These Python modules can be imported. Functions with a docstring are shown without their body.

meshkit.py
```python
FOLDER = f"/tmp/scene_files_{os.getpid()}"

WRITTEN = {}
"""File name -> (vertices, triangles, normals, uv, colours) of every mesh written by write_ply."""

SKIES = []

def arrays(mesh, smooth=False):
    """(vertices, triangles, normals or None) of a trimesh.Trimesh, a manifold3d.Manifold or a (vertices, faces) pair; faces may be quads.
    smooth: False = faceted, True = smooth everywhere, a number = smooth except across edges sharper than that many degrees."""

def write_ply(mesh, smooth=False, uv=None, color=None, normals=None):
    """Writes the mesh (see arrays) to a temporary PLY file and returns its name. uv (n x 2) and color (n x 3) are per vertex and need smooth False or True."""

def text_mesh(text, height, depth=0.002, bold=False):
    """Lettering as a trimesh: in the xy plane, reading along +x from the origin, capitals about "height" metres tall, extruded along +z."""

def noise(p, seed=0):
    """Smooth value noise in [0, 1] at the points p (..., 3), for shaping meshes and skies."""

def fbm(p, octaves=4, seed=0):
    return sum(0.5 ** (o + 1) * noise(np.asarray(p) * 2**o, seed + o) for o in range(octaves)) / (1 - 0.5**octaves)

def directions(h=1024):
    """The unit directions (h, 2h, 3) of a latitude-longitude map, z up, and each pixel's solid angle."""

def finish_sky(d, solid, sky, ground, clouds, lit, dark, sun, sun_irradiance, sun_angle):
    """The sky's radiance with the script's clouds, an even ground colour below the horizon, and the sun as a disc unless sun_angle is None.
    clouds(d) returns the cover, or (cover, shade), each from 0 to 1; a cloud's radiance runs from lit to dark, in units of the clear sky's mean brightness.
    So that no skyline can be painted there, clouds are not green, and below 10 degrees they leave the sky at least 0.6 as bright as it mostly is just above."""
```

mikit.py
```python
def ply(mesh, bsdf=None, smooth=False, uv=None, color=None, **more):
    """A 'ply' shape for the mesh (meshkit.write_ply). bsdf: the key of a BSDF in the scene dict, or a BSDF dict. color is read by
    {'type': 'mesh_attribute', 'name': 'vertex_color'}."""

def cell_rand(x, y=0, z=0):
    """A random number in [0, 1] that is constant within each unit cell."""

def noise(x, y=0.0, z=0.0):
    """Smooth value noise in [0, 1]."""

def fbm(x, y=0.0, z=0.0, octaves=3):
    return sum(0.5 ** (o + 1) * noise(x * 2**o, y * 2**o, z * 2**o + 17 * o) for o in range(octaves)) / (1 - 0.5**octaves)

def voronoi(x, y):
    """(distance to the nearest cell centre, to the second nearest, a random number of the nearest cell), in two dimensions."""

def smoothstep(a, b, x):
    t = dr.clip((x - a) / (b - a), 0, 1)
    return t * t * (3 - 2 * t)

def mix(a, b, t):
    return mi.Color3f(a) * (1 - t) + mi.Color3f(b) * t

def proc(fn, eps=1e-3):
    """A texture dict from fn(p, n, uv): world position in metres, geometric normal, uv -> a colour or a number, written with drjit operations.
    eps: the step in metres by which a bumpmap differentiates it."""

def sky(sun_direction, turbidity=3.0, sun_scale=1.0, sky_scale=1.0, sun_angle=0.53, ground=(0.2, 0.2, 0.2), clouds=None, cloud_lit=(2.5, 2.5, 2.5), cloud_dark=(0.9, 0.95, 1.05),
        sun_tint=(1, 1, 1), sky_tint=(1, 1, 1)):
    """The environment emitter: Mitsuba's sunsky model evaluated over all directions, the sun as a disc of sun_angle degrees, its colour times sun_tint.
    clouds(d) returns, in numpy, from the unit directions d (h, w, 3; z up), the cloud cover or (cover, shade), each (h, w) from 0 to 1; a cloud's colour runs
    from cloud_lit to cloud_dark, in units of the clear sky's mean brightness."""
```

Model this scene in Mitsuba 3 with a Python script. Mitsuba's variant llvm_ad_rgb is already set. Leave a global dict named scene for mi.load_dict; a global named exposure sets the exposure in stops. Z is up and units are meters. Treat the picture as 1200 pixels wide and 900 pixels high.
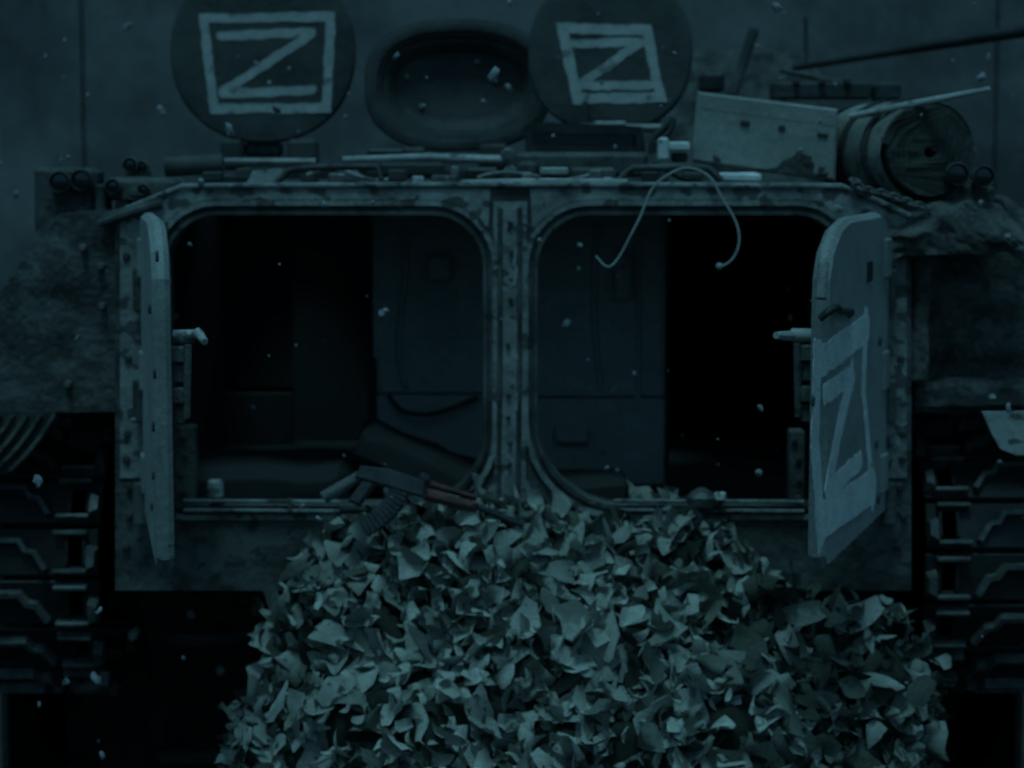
import math, random
import numpy as np, trimesh, drjit as dr, mitsuba as mi, mikit, meshkit
from mikit import noise, fbm, smoothstep, mix, cell_rand
from shapely.geometry import Polygon, LineString, Point, box as sbox
from shapely.ops import unary_union
from shapely import affinity

rnd = random.Random(7)
rng = np.random.default_rng(7)
T = mi.ScalarTransform4f

# ------------------------------------------------------------------ camera, sky, exposure
D, ZC, HOR = 5.0, 1.93, 200.0          # metres to the rear plate, eye height, picture row of the eye level
exposure = 4.5
PITCH = math.atan((450 - HOR) / 2500.0)     # the camera looks slightly down; a soft, slightly misfocused lens
scene, labels = {'type': 'scene'}, {}
scene['camera'] = {
    'type': 'thinlens', 'fov': 2 * math.degrees(math.atan(1.2 / D)), 'fov_axis': 'x',
    'to_world': T().look_at(origin=[0, -D, ZC], target=[0, -D + math.cos(PITCH), ZC - math.sin(PITCH)], up=[0, 0, 1]),
    'aperture_radius': 0.0078, 'focus_distance': 3.3,
    'near_clip': 0.05, 'far_clip': 400.0}


def overcast(d):
    e = np.clip(d[..., 2], 0, 1)
    return np.ones(d.shape[:2]), np.clip(1.0 - 1.15 * e + 0.25 * (meshkit.fbm(d * 2.5, 3, 5) - 0.5), 0, 1)


TINT = (0.222, 0.665, 1.0)
scene['sky'] = mikit.sky((-0.08, -0.36, 0.93), turbidity=3, sun_scale=0.034, sky_scale=0.12, sun_angle=14, ground=(0.05, 0.05, 0.05),
                         clouds=overcast, cloud_lit=tuple(1.5 * c for c in TINT), cloud_dark=tuple(0.6 * c for c in TINT), sun_tint=TINT)


# ------------------------------------------------------------------ helpers
def C(px, py, Y=0.0):
    """The point of the place at depth Y behind the rear plate that the photograph shows at (px, py)."""
    a, b = (px - 600) / 2500.0, (450 - py) / 2500.0
    c, s = math.cos(PITCH), math.sin(PITCH)
    t = (D + Y) / (c + b * s)
    return np.array([a * t, Y, ZC + (b * c - s) * t])


def key_of(name):
    k, i = name, 0
    while k in USED:
        i += 1
        k = f'{name}_{i:03d}'
    USED.add(k)
    return k


USED = set()


def obj(name, mesh, bsdf, parent=None, smooth=False, label=None, kind=None, **kw):
    key = key_of((parent + '__' if parent else '') + name)
    if isinstance(mesh, list):
        mesh = trimesh.util.concatenate(mesh)
    scene[key] = mesh if isinstance(mesh, dict) else mikit.ply(mesh, bsdf, smooth=smooth, **kw)
    if label or kind:
        labels[key] = {}
        if label: labels[key]['label'] = label
        if kind: labels[key]['kind'] = kind
    return key


def thing(name, label, cat, group=None):
    key = key_of(name)
    labels[key] = {'label': label, 'category': cat}
    if group: labels[key]['group'] = group
    return key


def tag(key, label, cat, group=None):
    labels.setdefault(key, {}).update({'label': label, 'category': cat})
    if group: labels[key]['group'] = group


def move(m, loc=(0, 0, 0), rot=None):
    m = m.copy()
    if rot is not None: m.apply_transform(rot)
    m.apply_translation(loc)
    return m


def R(axis, deg):
    return trimesh.transformations.rotation_matrix(math.radians(deg), axis)


def cbox(sx, sy, sz, c=0.004, loc=(0, 0, 0), rot=None):
    """A box with chamfered edges, centred."""
    h = np.array([sx, sy, sz]) / 2
    c = min(c, h.min() * 0.45)
    pts = []
    for s in np.ndindex(2, 2, 2):
        s = np.array(s) * 2 - 1
        for k in range(3):
            q = h - c
            q[k] = h[k]
            pts.append(s * q)
    return move(trimesh.convex.convex_hull(np.array(pts)), loc, rot)


def span(px0, py0, px1, py1, Y, depth, c=0.004):
    """A chamfered box whose front face fills the picture rectangle at depth Y and goes back by depth."""
    a, b = C(px0, py1, Y), C(px1, py0, Y)
    return cbox(b[0] - a[0], depth, b[2] - a[2], c, ((a[0] + b[0]) / 2, Y + depth / 2, (a[2] + b[2]) / 2))


def tube(points, r, n=8, caps=True):
    p = np.asarray(points, float)
    t = np.gradient(p, axis=0)
    t /= np.linalg.norm(t, axis=1, keepdims=True)
    up = np.array([0.13, 0.31, 0.94]) if abs(t[0][2]) < 0.9 else np.array([0.9, 0.3, 0.1])
    rr = np.broadcast_to(r, len(p))
    V, F = [], []
    a = np.cross(t[0], up)
    for i in range(len(p)):
        a = a - t[i] * (a @ t[i])
        a /= np.linalg.norm(a)
        b = np.cross(t[i], a)
        for k in range(n):
            w = 2 * math.pi * k / n
            V.append(p[i] + rr[i] * (math.cos(w) * a + math.sin(w) * b))
    for i in range(len(p) - 1):
        for k in range(n):
            q, s = i * n + k, i * n + (k + 1) % n
            F += [[q, s, s + n], [q, s + n, q + n]]
    if caps:
        for base, flip in ((0, 1), ((len(p) - 1) * n, 0)):
            V.append(p[0] if flip else p[-1])
            for k in range(n):
                f = [base + k, base + (k + 1) % n, len(V) - 1]
                F.append(f[::-1] if flip else f)
    m = trimesh.Trimesh(np.array(V), np.array(F), process=False)
    if m.volume < 0: m.invert()
    return m


def spline(pts, n=40):
    from scipy.interpolate import CubicSpline
    p = np.asarray(pts, float)
    s = np.r_[0, np.cumsum(np.linalg.norm(np.diff(p, axis=0), axis=1))]
    return CubicSpline(s, p)(np.linspace(0, s[-1], n))


def cyl(p0, p1, r, n=20, bevel=0.0):
    p0, p1 = np.asarray(p0, float), np.asarray(p1, float)
    L = np.linalg.norm(p1 - p0)
    prof = [[0, 0], [r - bevel, 0], [r, bevel], [r, L - bevel], [r - bevel, L], [0, L]] if bevel else [[0, 0], [r, 0], [r, L], [0, L]]
    m = trimesh.creation.revolve(np.array(prof), sections=n)
    m.apply_transform(trimesh.geometry.align_vectors([0, 0, 1], (p1 - p0) / L))
    m.apply_translation(p0)
    return m


class Plane:
    """A flat frame in the place: origin, two axes, the normal towards the viewer's side."""

    def __init__(s, o, ex, ey):
        s.o, s.ex = np.asarray(o, float), np.asarray(ex, float) / np.linalg.norm(ex)
        ey = np.asarray(ey, float)
        ey = ey - s.ex * (ey @ s.ex)
        s.ey = ey / np.linalg.norm(ey)
        s.n = np.cross(s.ex, s.ey)

    def uv(s, px, py):
        eye = np.array([0, -D, ZC])
        d = C(px, py, 0) - eye
        q = eye + d * ((s.o - eye) @ s.n) / (d @ s.n)
        return np.array([(q - s.o) @ s.ex, (q - s.o) @ s.ey])

    def put(s, m, lift=0.0):
        M = np.eye(4)
        M[:3, 0], M[:3, 1], M[:3, 2], M[:3, 3] = s.ex, s.ey, s.n, s.o + s.n * lift
        m = m.copy()
        m.apply_transform(M)
        return m


REAR = Plane((0, 0, 0), (1, 0, 0), (0, 0, 1))        # u = X, v = Z, normal towards the camera


def ext(poly, d):
    polys = [g for g in getattr(poly, 'geoms', [poly]) if g.area > 1e-8]
    return trimesh.util.concatenate([trimesh.creation.extrude_polygon(g, d, engine='earcut') for g in polys])


def ppoly(pts, Y=0.0):
    return Polygon([(C(x, y, Y)[0], C(x, y, Y)[2]) for x, y in pts])


def plate(poly, Y, thick):
    """The XZ polygon as a plate whose front face stands at Y and whose back at Y + thick."""
    m = ext(poly, thick)
    p = Plane((0, Y + thick, 0), (1, 0, 0), (0, 0, 1))
    return p.put(m)


def rrect(x0, y0, x1, y1, r, q=8):
    """A rectangle with four corner radii (top left, top right, bottom right, bottom left), y up."""
    out = []
    for (cx, cy, sx, sy, rr, a0) in ((x0, y1, 1, -1, r[0], 180), (x1, y1, -1, -1, r[1], 90), (x1, y0, -1, 1, r[2], 0), (x0, y0, 1, 1, r[3], -90)):
        for k in range(q + 1):
            a = math.radians(a0 - 90 * k / q)
            out.append((cx + sx * rr + rr * math.cos(a), cy + sy * rr + rr * math.sin(a)))
    return Polygon(out).buffer(0)


def ragged(poly, seg=0.012, amp=0.004, seed=1):
    """A brushed outline: the polygon with an uneven edge."""
    def ring(c):
        p = np.array(LineString(c).segmentize(seg).coords)[:-1]
        n = meshkit.noise(np.c_[p * 60, np.zeros(len(p))], seed) - 0.5
        n2 = meshkit.noise(np.c_[p * 60, np.ones(len(p))], seed + 9) - 0.5
        return p + np.c_[n, n2] * 2 * amp
    gs = []
    for g in getattr(poly, 'geoms', [poly]):
        gs.append(Polygon(ring(g.exterior.coords), [ring(i.coords) for i in g.interiors]).buffer(0))
    return unary_union(gs)


def brush(plane, strokes, amp=0.004, seed=1):
    """Strokes of paint on a plane: [(picture points, half width in metres)]."""
    out = []
    for pts, w in strokes:
        l = LineString([tuple(plane.uv(x, y)) for x, y in pts])
        out.append(l.buffer(w, cap_style='square' if len(pts) > 2 else 'round', join_style='mitre'))
    return ragged(unary_union(out), seed=seed, amp=amp)


def dish(a, b, profile, e=2.0, n=72):
    """Rings of a superellipse: (inset from the edge, height); closed by a centre point where the inset is None."""
    V, F = [], []
    for o, h in profile:
        if o is None:
            V.append([0, 0, h])
            continue
        for k in range(n):
            w = 2 * math.pi * k / n
            c, s = math.cos(w), math.sin(w)
            V.append([(a - o) * math.copysign(abs(c) ** (2 / e), c), (b - o) * math.copysign(abs(s) ** (2 / e), s), h])
    i, prev = 0, None
    for o, h in profile:
        cnt = 1 if o is None else n
        if prev is not None:
            p0, pc = prev
            for k in range(n):
                k2 = (k + 1) % n
                if pc == 1: F.append([p0, i + k2, i + k])
                elif cnt == 1: F.append([p0 + k, p0 + k2, i])
                else: F += [[p0 + k, p0 + k2, i + k2], [p0 + k, i + k2, i + k]]
        prev = (i, cnt)
        i += cnt
    m = trimesh.Trimesh(np.array(V), np.array(F), process=False)
    if m.volume < 0: m.invert()
    return m


def lumpy(m, amp, freq, seed=0, sub=None):
    if sub: m = m.subdivide_to_size(sub)
    m.merge_vertices()
    v = np.array(m.vertices)
    d = np.stack([meshkit.fbm(v * freq + 31 * k, 3, seed + k) - 0.5 for k in range(3)], -1)
    m.vertices = v + d * 2 * amp
    return m


# ------------------------------------------------------------------ materials
def mat(key, fn, rough=0.7, metallic=0.0, bump=None, spec=0.4, eps=1e-3):
    b = {'type': 'principled', 'base_color': mikit.proc(fn) if callable(fn) else {'type': 'rgb', 'value': list(fn)},
         'roughness': mikit.proc(rough) if callable(rough) else rough, 'metallic': metallic, 'specular': spec}
    if bump is not None:
        b = {'type': 'bumpmap', 'arbitrary': mikit.proc(bump, eps=eps), 'bsdf': b, 'scale': 1.0}
    scene[key] = {'type': 'twosided', 'bsdf': b}


def grime(dark, light, f=9.0, chip=(0.05, 0.05, 0.045), amount=0.62, streak=0.5, grit=260.0):
    """Dusty paint: cloudy dust, fine speckle, rain streaks and small dark chips."""
    def fn(p, n, uv):
        a = fbm(p.x * f, p.y * f, p.z * f, 4)
        b = fbm(p.x * f * 6 + 7, p.y * f * 6, p.z * f * 6, 3)
        s = fbm(p.x * 38 + 3, p.y * 38, p.z * 3.2, 3)
        t = smoothstep(0.30, 0.70, a * 0.55 + b * 0.25 + s * 0.2 * streak + 0.1 * (1 - streak))
        c = mix(dark, light, t)
        g = noise(p.x * grit, p.y * grit, p.z * grit) + noise(p.x * grit * 1.9 + 9, p.y * grit * 1.9, p.z * grit * 1.9) - 1.0
        c = c * (1.0 + 0.55 * g)
        k = smoothstep(amount, amount + 0.05, fbm(p.x * 34 + 11, p.y * 34, p.z * 34 + 5, 3))
        return mix(c, chip, k * 0.8)
    return fn


def fine_bump(f=130.0, amp=0.0012):
    return lambda p, n, uv: fbm(p.x * f, p.y * f, p.z * f, 3) * amp


mat('hull_paint', grime((0.024, 0.026, 0.023), (0.105, 0.108, 0.10), chip=(0.025, 0.025, 0.022), amount=0.66), 0.75, bump=fine_bump(110, 0.0016))
mat('worn_paint', grime((0.11, 0.112, 0.105), (0.29, 0.295, 0.28), f=16, chip=(0.035, 0.035, 0.032), amount=0.58), 0.75, bump=fine_bump(90, 0.0016))  # worn paint; the sheet round the doorways uses it as brighter light
mat('muddy_paint', grime((0.018, 0.019, 0.017), (0.125, 0.125, 0.115), f=17, amount=0.57, streak=0.1), 0.9, bump=fine_bump(60, 0.004))
mat('door_paint', grime((0.165, 0.17, 0.16), (0.25, 0.255, 0.24), f=7, amount=0.80), 0.6, bump=fine_bump(90, 0.0010))
mat('hatch_paint', grime((0.026, 0.028, 0.026), (0.06, 0.063, 0.058), f=10, amount=0.78), 0.7, bump=fine_bump(90, 0.0012))
mat('interior_paint', grime((0.30, 0.31, 0.29), (0.42, 0.43, 0.40), f=5, amount=0.78), 0.6)
mat('interior_dark', (0.02, 0.02, 0.02), 0.8)  # near black: the unlit depth of the interior put into colour
mat('white_paint', grime((0.27, 0.275, 0.265), (0.38, 0.385, 0.37), f=22, chip=(0.12, 0.125, 0.115), amount=0.70), 0.7)
mat('door_white', grime((0.42, 0.425, 0.41), (0.56, 0.565, 0.55), f=22, chip=(0.2, 0.205, 0.19), amount=0.78), 0.7)  # same white raised, making up for less light on the door
mat('track_steel', grime((0.022, 0.021, 0.019), (0.075, 0.07, 0.062), f=18, amount=0.75), 0.5, metallic=0.0, bump=fine_bump(150, 0.001))
mat('track_body', grime((0.005, 0.005, 0.0045), (0.018, 0.0175, 0.016), f=18, amount=0.8), 0.6, bump=fine_bump(150, 0.001))
mat('cleat_steel', grime((0.05, 0.05, 0.047), (0.13, 0.13, 0.123), f=30, amount=0.68), 0.45, metallic=0.2)
mat('worn_steel', grime((0.10, 0.10, 0.095), (0.22, 0.22, 0.21), f=30, amount=0.72), 0.4, metallic=0.25)
mat('black_steel_shade', grime((0.012, 0.012, 0.012), (0.035, 0.035, 0.033), f=20, amount=0.8), 0.45)  # black steel; on the lower hull it carries the shade underneath
mat('rubber', grime((0.018, 0.018, 0.018), (0.06, 0.058, 0.052), f=12, amount=0.8), 0.85)
mat('pale_steel', grime((0.24, 0.245, 0.23), (0.40, 0.405, 0.39), f=16, amount=0.66), 0.6)
mat('crate_paint', grime((0.20, 0.205, 0.19), (0.28, 0.285, 0.265), f=8, amount=0.80), 0.75, bump=fine_bump(70, 0.001))
mat('white_plastic', grime((0.5, 0.5, 0.48), (0.68, 0.68, 0.66), f=18, amount=0.7), 0.5)
mat('concrete', grime((0.060, 0.060, 0.059), (0.165, 0.165, 0.163), f=1.1, chip=(0.07, 0.07, 0.07), amount=0.80, grit=105.0), 0.9)
mat('canvas', grime((0.11, 0.112, 0.095), (0.20, 0.20, 0.175), f=12, amount=0.70, streak=0.1), 0.95, bump=fine_bump(260, 0.0012))
mat('tarp_end', grime((0.026, 0.027, 0.023), (0.06, 0.06, 0.052), f=24, amount=0.66, streak=0.0), 0.95, bump=fine_bump(180, 0.002))
mat('mud', grime((0.012, 0.011, 0.010), (0.03, 0.028, 0.025), f=3, amount=0.7, streak=0.0), 0.95)
mat('net_mesh', (0.022, 0.024, 0.018), 0.95)
CLOTH = {'cloth_pale': ((0.30, 0.305, 0.262), (0.42, 0.426, 0.375)), 'cloth_grey': ((0.205, 0.209, 0.182), (0.31, 0.315, 0.28)),
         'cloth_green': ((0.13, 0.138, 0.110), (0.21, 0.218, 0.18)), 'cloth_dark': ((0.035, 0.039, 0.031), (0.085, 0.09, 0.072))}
for k, (a, b) in CLOTH.items():
    mat(k, grime(a, b, f=26, amount=0.74, streak=0.0), 0.95)
mat('red_wood', grime((0.05, 0.020, 0.019), (0.125, 0.05, 0.046), f=30, amount=0.75), 0.5)
mat('gunmetal', grime((0.025, 0.025, 0.026), (0.06, 0.06, 0.06), f=30, amount=0.8), 0.4)
mat('lens_glass', (0.02, 0.02, 0.022), 0.08, spec=0.6)
mat('snow', (0.25, 0.25, 0.26), 0.9)
mat('cord', (0.30, 0.31, 0.29), 0.8)

# ------------------------------------------------------------------ setting
g = trimesh.creation.box((300, 300, 0.5))
g.apply_translation((0, 40, -0.25))
obj('ground', g, 'mud', kind='structure')

wall = thing('back_wall', 'pale concrete panel wall standing behind the armoured vehicle', 'wall')
WY = 7.2
x = C(95, 0, WY)[0]
W = C(1170, 0, WY)[0] - x
for k in range(-3, 3):
    for j in range(3):
        obj('panel', cbox(W - 0.014, 0.18, 3.49, 0.006, (x + W * (k + 0.5), WY + 0.09 + rnd.uniform(-.004, .004), 1.745 + 3.5 * j)), 'concrete', wall)
obj('backing', cbox(W * 6, 0.1, 10.4, 0.01, (x, WY + 0.235, 5.2)), 'concrete', wall)

# ------------------------------------------------------------------ armoured vehicle
V = thing('armoured_vehicle', 'tracked armoured troop carrier seen from behind with both rear doors swung open', 'armoured vehicle')
x0, x1, zt, zb = C(135, 690)[0], C(1068, 690)[0], C(0, 216)[2], C(0, 692)[2]
outer = ppoly([(135, 692), (135, 253), (212, 217), (988, 217), (1068, 253), (1068, 692)])
l0, l1 = C(200, 592), C(566, 252)
r0, r1 = C(630, 592), C(985, 252)
openL = rrect(l0[0], l0[2], l1[0], l1[2], (0.12, 0.12, 0.17, 0.03))
openR = rrect(r0[0], r0[2], r1[0], r1[2], (0.12, 0.10, 0.03, 0.20))
rp = obj('rear_plate', plate(outer.difference(openL.buffer(0.012)).difference(openR.buffer(0.012)), 0, 0.05), 'hull_paint', V)
for o in (openL, openR):
    obj('door_lip', plate(o.buffer(0.010).difference(o), -0.007, 0.10), 'hull_paint', rp)
    obj('door_seal', plate(o.buffer(0.034).difference(o.buffer(0.022)), -0.010, 0.009), 'worn_paint', rp)
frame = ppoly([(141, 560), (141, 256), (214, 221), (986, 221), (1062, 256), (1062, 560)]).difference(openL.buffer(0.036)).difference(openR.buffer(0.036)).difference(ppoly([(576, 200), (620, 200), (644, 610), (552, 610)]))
obj('door_frame', plate(frame, -0.004, 0.0035), 'worn_paint', rp)  # added sheet: stronger light above the sill painted as a lighter tone
# roof edge and lintel fillet
obj('roof_edge', tube([C(118, 262, -0.004), C(150, 244, -0.004), C(214, 218, -0.004), C(600, 216, -0.004), C(986, 218, -0.004), C(1040, 240, -0.004), C(1072, 256, -0.004)], 0.007, 8), 'worn_paint', rp, smooth=40)
# the post between the doors: a raised strip with two ridges and a row of bolts
post = ppoly([(578, 236), (618, 236), (616, 560), (640, 602), (558, 602), (580, 560)])
obj('post_strip', lumpy(plate(post, -0.013, 0.012), 0.002, 25, 3, 0.03), 'worn_paint', rp)
for px in (586, 609):
    obj('post_ridge', tube([C(px, 244, -0.014), C(px, 420, -0.015), C(px - 2, 585, -0.014)], 0.006, 6), 'hull_paint', rp, smooth=50)
for k, py in enumerate((262, 300, 352, 408, 460, 488, 520, 548)):
    q = C(597 + rnd.uniform(-2, 2), py + rnd.uniform(-5, 5), -0.012)
    obj('bolt', cyl(q, q - [0, 0.010, 0], 0.006, 6, 0.002), 'track_steel', rp)
for py in (300, 322, 410, 470):
    q = C(607 + rnd.uniform(-3, 3), py, -0.013)
    obj('weld_bead', lumpy(tube([q + [0, 0, .02], q, q - [0.004, 0, .024]], 0.004, 6), 0.002, 60, int(py)), 'pale_steel', rp)
# sills: two thin bars under each opening
for a, b in ((215, 398), (720, 942)):
    for py in (587, 598):
        obj('sill_bar', tube([C(a, py, -0.016), C(b, py + 1, -0.016)], 0.005, 8), 'worn_paint', rp, smooth=50)
    obj('sill_clip', span(a + 122, 585, a + 127, 600, -0.024, 0.02, 0.002), 'hull_paint', rp)
# hinge blocks and bolts on the strips outside the doors
for px in (150, 1055):
    for py in (300, 420, 508, 538, 570, 604, 640):
        q = C(px + rnd.uniform(-4, 4), py, 0)
        obj('bolt', cyl(q, q - [0, 0.012, 0], 0.010, 6, 0.003), 'track_steel', rp)
    for py in (340, 470, 590):
        q = C(165 if px < 600 else 1041, py, -0.03)
        obj('hinge', cyl(q - [0, 0, 0.05], q + [0, 0, 0.05], 0.019, 14, 0.004), 'hull_paint', rp, smooth=40)
# brackets inside the openings near the hinges
for (a, b, c, d) in ((202, 500, 228, 598), (925, 505, 944, 612)):
    obj('lock_bracket', span(a, b, c, d, 0.004, 0.06), 'hull_paint', rp)
    for k in range(4):
        q = C((a + c) / 2 + rnd.uniform(-4, 4), b + 12 + 22 * k, 0.004)
        obj('bolt', cyl(q, q - [0, 0.009, 0], 0.008, 6, 0.002), 'track_steel', rp)

# hull box
hx0, hx1 = x0 + 0.02, x1 - 0.02
roof_poly = sbox(hx0, 0.06, hx1, 5.6)
ha, hb, hc = C(308, 0, 0.9)[0], C(533, 0, 0.75)[0], C(715, 0, 0.60)[0]
for cx, cy, a, b in ((ha, 1.22, 0.24, 0.24), (hb, 1.02, 0.22, 0.17), (hc, 0.9, 0.2, 0.19)):
    roof_poly = roof_poly.difference(affinity.scale(Point(cx, cy).buffer(1, 24), a, b))
m = ext(roof_poly, 0.03)
m.apply_translation((0, 0, zt - 0.036))
obj('roof', m, 'hull_paint', V)
for sx, xx in ((-1, hx0 - 0.0), (1, hx1 + 0.0)):
    obj('hull_side', [cbox(0.03, 5.5, zt - 0.04 - zb, 0.004, (xx, 2.81, (zt - 0.04 + zb) / 2))], 'hull_paint', V)
    obj('lower_side', cbox(0.03, 4.8, zb - 0.36, 0.004, (xx - sx * 0.006, 3.15, (zb - 0.004 + 0.36) / 2)), 'black_steel_shade', V)  # near black instead of hull paint: shade below the plate put into colour
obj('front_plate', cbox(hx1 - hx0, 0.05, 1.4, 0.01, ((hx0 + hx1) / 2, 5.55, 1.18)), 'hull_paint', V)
obj('belly', cbox(hx1 - hx0 + 0.05, 5.0, 0.04, 0.005, ((hx0 + hx1) / 2, 3.1, 0.36)), 'black_steel_shade', V)
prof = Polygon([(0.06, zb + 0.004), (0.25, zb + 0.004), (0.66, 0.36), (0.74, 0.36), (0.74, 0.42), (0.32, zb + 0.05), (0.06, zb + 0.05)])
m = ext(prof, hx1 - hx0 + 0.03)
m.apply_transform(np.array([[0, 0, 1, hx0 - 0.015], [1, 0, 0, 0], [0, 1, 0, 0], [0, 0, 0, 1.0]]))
lr = obj('lower_rear', m, 'black_steel_shade', V)  # underside shade is in the near black colour here too
# tow hook and bolts in the dark below the plate
for px, py in ((228, 715), (262, 780), (160, 740), (330, 760)):
    q = C(px, py, 0.3)
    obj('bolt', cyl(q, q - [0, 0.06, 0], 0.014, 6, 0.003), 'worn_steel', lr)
obj('tow_hook', tube(spline([C(190, 742, 0.28), C(205, 748, 0.2), C(250, 750, 0.18), C(300, 742, 0.2), C(312, 735, 0.28)], 20), 0.018, 8), 'black_steel_shade', lr, smooth=40)

# interior: floor, side panels, centre bulkhead of panels, seat
FZ = l0[2] - 0.06
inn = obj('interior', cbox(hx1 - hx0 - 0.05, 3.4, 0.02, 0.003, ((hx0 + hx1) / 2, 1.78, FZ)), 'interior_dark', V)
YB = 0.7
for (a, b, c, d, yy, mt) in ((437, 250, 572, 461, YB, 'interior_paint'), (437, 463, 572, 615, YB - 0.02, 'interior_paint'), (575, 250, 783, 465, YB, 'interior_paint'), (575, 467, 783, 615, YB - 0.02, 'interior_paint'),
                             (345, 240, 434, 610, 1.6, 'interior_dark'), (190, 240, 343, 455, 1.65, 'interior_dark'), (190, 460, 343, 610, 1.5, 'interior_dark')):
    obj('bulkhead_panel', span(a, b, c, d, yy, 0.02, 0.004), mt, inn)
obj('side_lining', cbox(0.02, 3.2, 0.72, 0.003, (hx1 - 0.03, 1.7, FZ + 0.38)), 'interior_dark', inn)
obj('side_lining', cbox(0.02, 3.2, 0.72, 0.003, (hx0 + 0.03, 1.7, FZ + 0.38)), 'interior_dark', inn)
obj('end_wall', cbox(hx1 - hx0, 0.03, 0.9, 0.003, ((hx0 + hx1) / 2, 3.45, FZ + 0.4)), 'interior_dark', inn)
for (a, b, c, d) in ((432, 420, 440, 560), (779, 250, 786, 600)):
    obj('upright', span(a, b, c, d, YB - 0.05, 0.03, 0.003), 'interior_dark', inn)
m = lumpy(cbox(0.42, 0.34, 0.13, 0.03, C(318, 566, 0.3)), 0.018, 6, 4, 0.05)
obj('seat_cushion', m, 'interior_dark', inn, smooth=True)
m = lumpy(cbox(0.36, 0.26, 0.10, 0.03, C(500, 545, 0.28), R([0, 1, 0], 24)), 0.02, 7, 14, 0.05)
obj('seat_cushion', m, 'interior_dark', inn, smooth=True)
m = lumpy(cbox(0.26, 0.24, 0.06, 0.02, C(672, 572, 0.2)), 0.014, 8, 24, 0.05)
obj('seat_cushion', m, 'interior_dark', inn, smooth=True)


for pts in ([(470, 262), (474, 330), (468, 420), (476, 455)], [(700, 262), (696, 340), (704, 455)], [(745, 262), (748, 400), (744, 560)]):
    obj('conduit', tube(spline([C(x, y, YB - 0.006) for x, y in pts], 20), 0.008, 8), 'interior_paint', inn, smooth=50)
for b in ((500, 300, 528, 330), (650, 500, 690, 520), (720, 300, 740, 352)):
    obj('junction_box', span(*b, YB - 0.05, 0.05, 0.006), 'interior_paint', inn)
obj('webbing_strap', lumpy(tube(spline([C(455, 463, YB - .04), C(490, 486, YB - .07), C(530, 478, YB - .06), C(560, 466, YB - .04)], 16), 0.007, 6), 0.003, 30, 2), 'hull_paint', inn, smooth=50)
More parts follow.
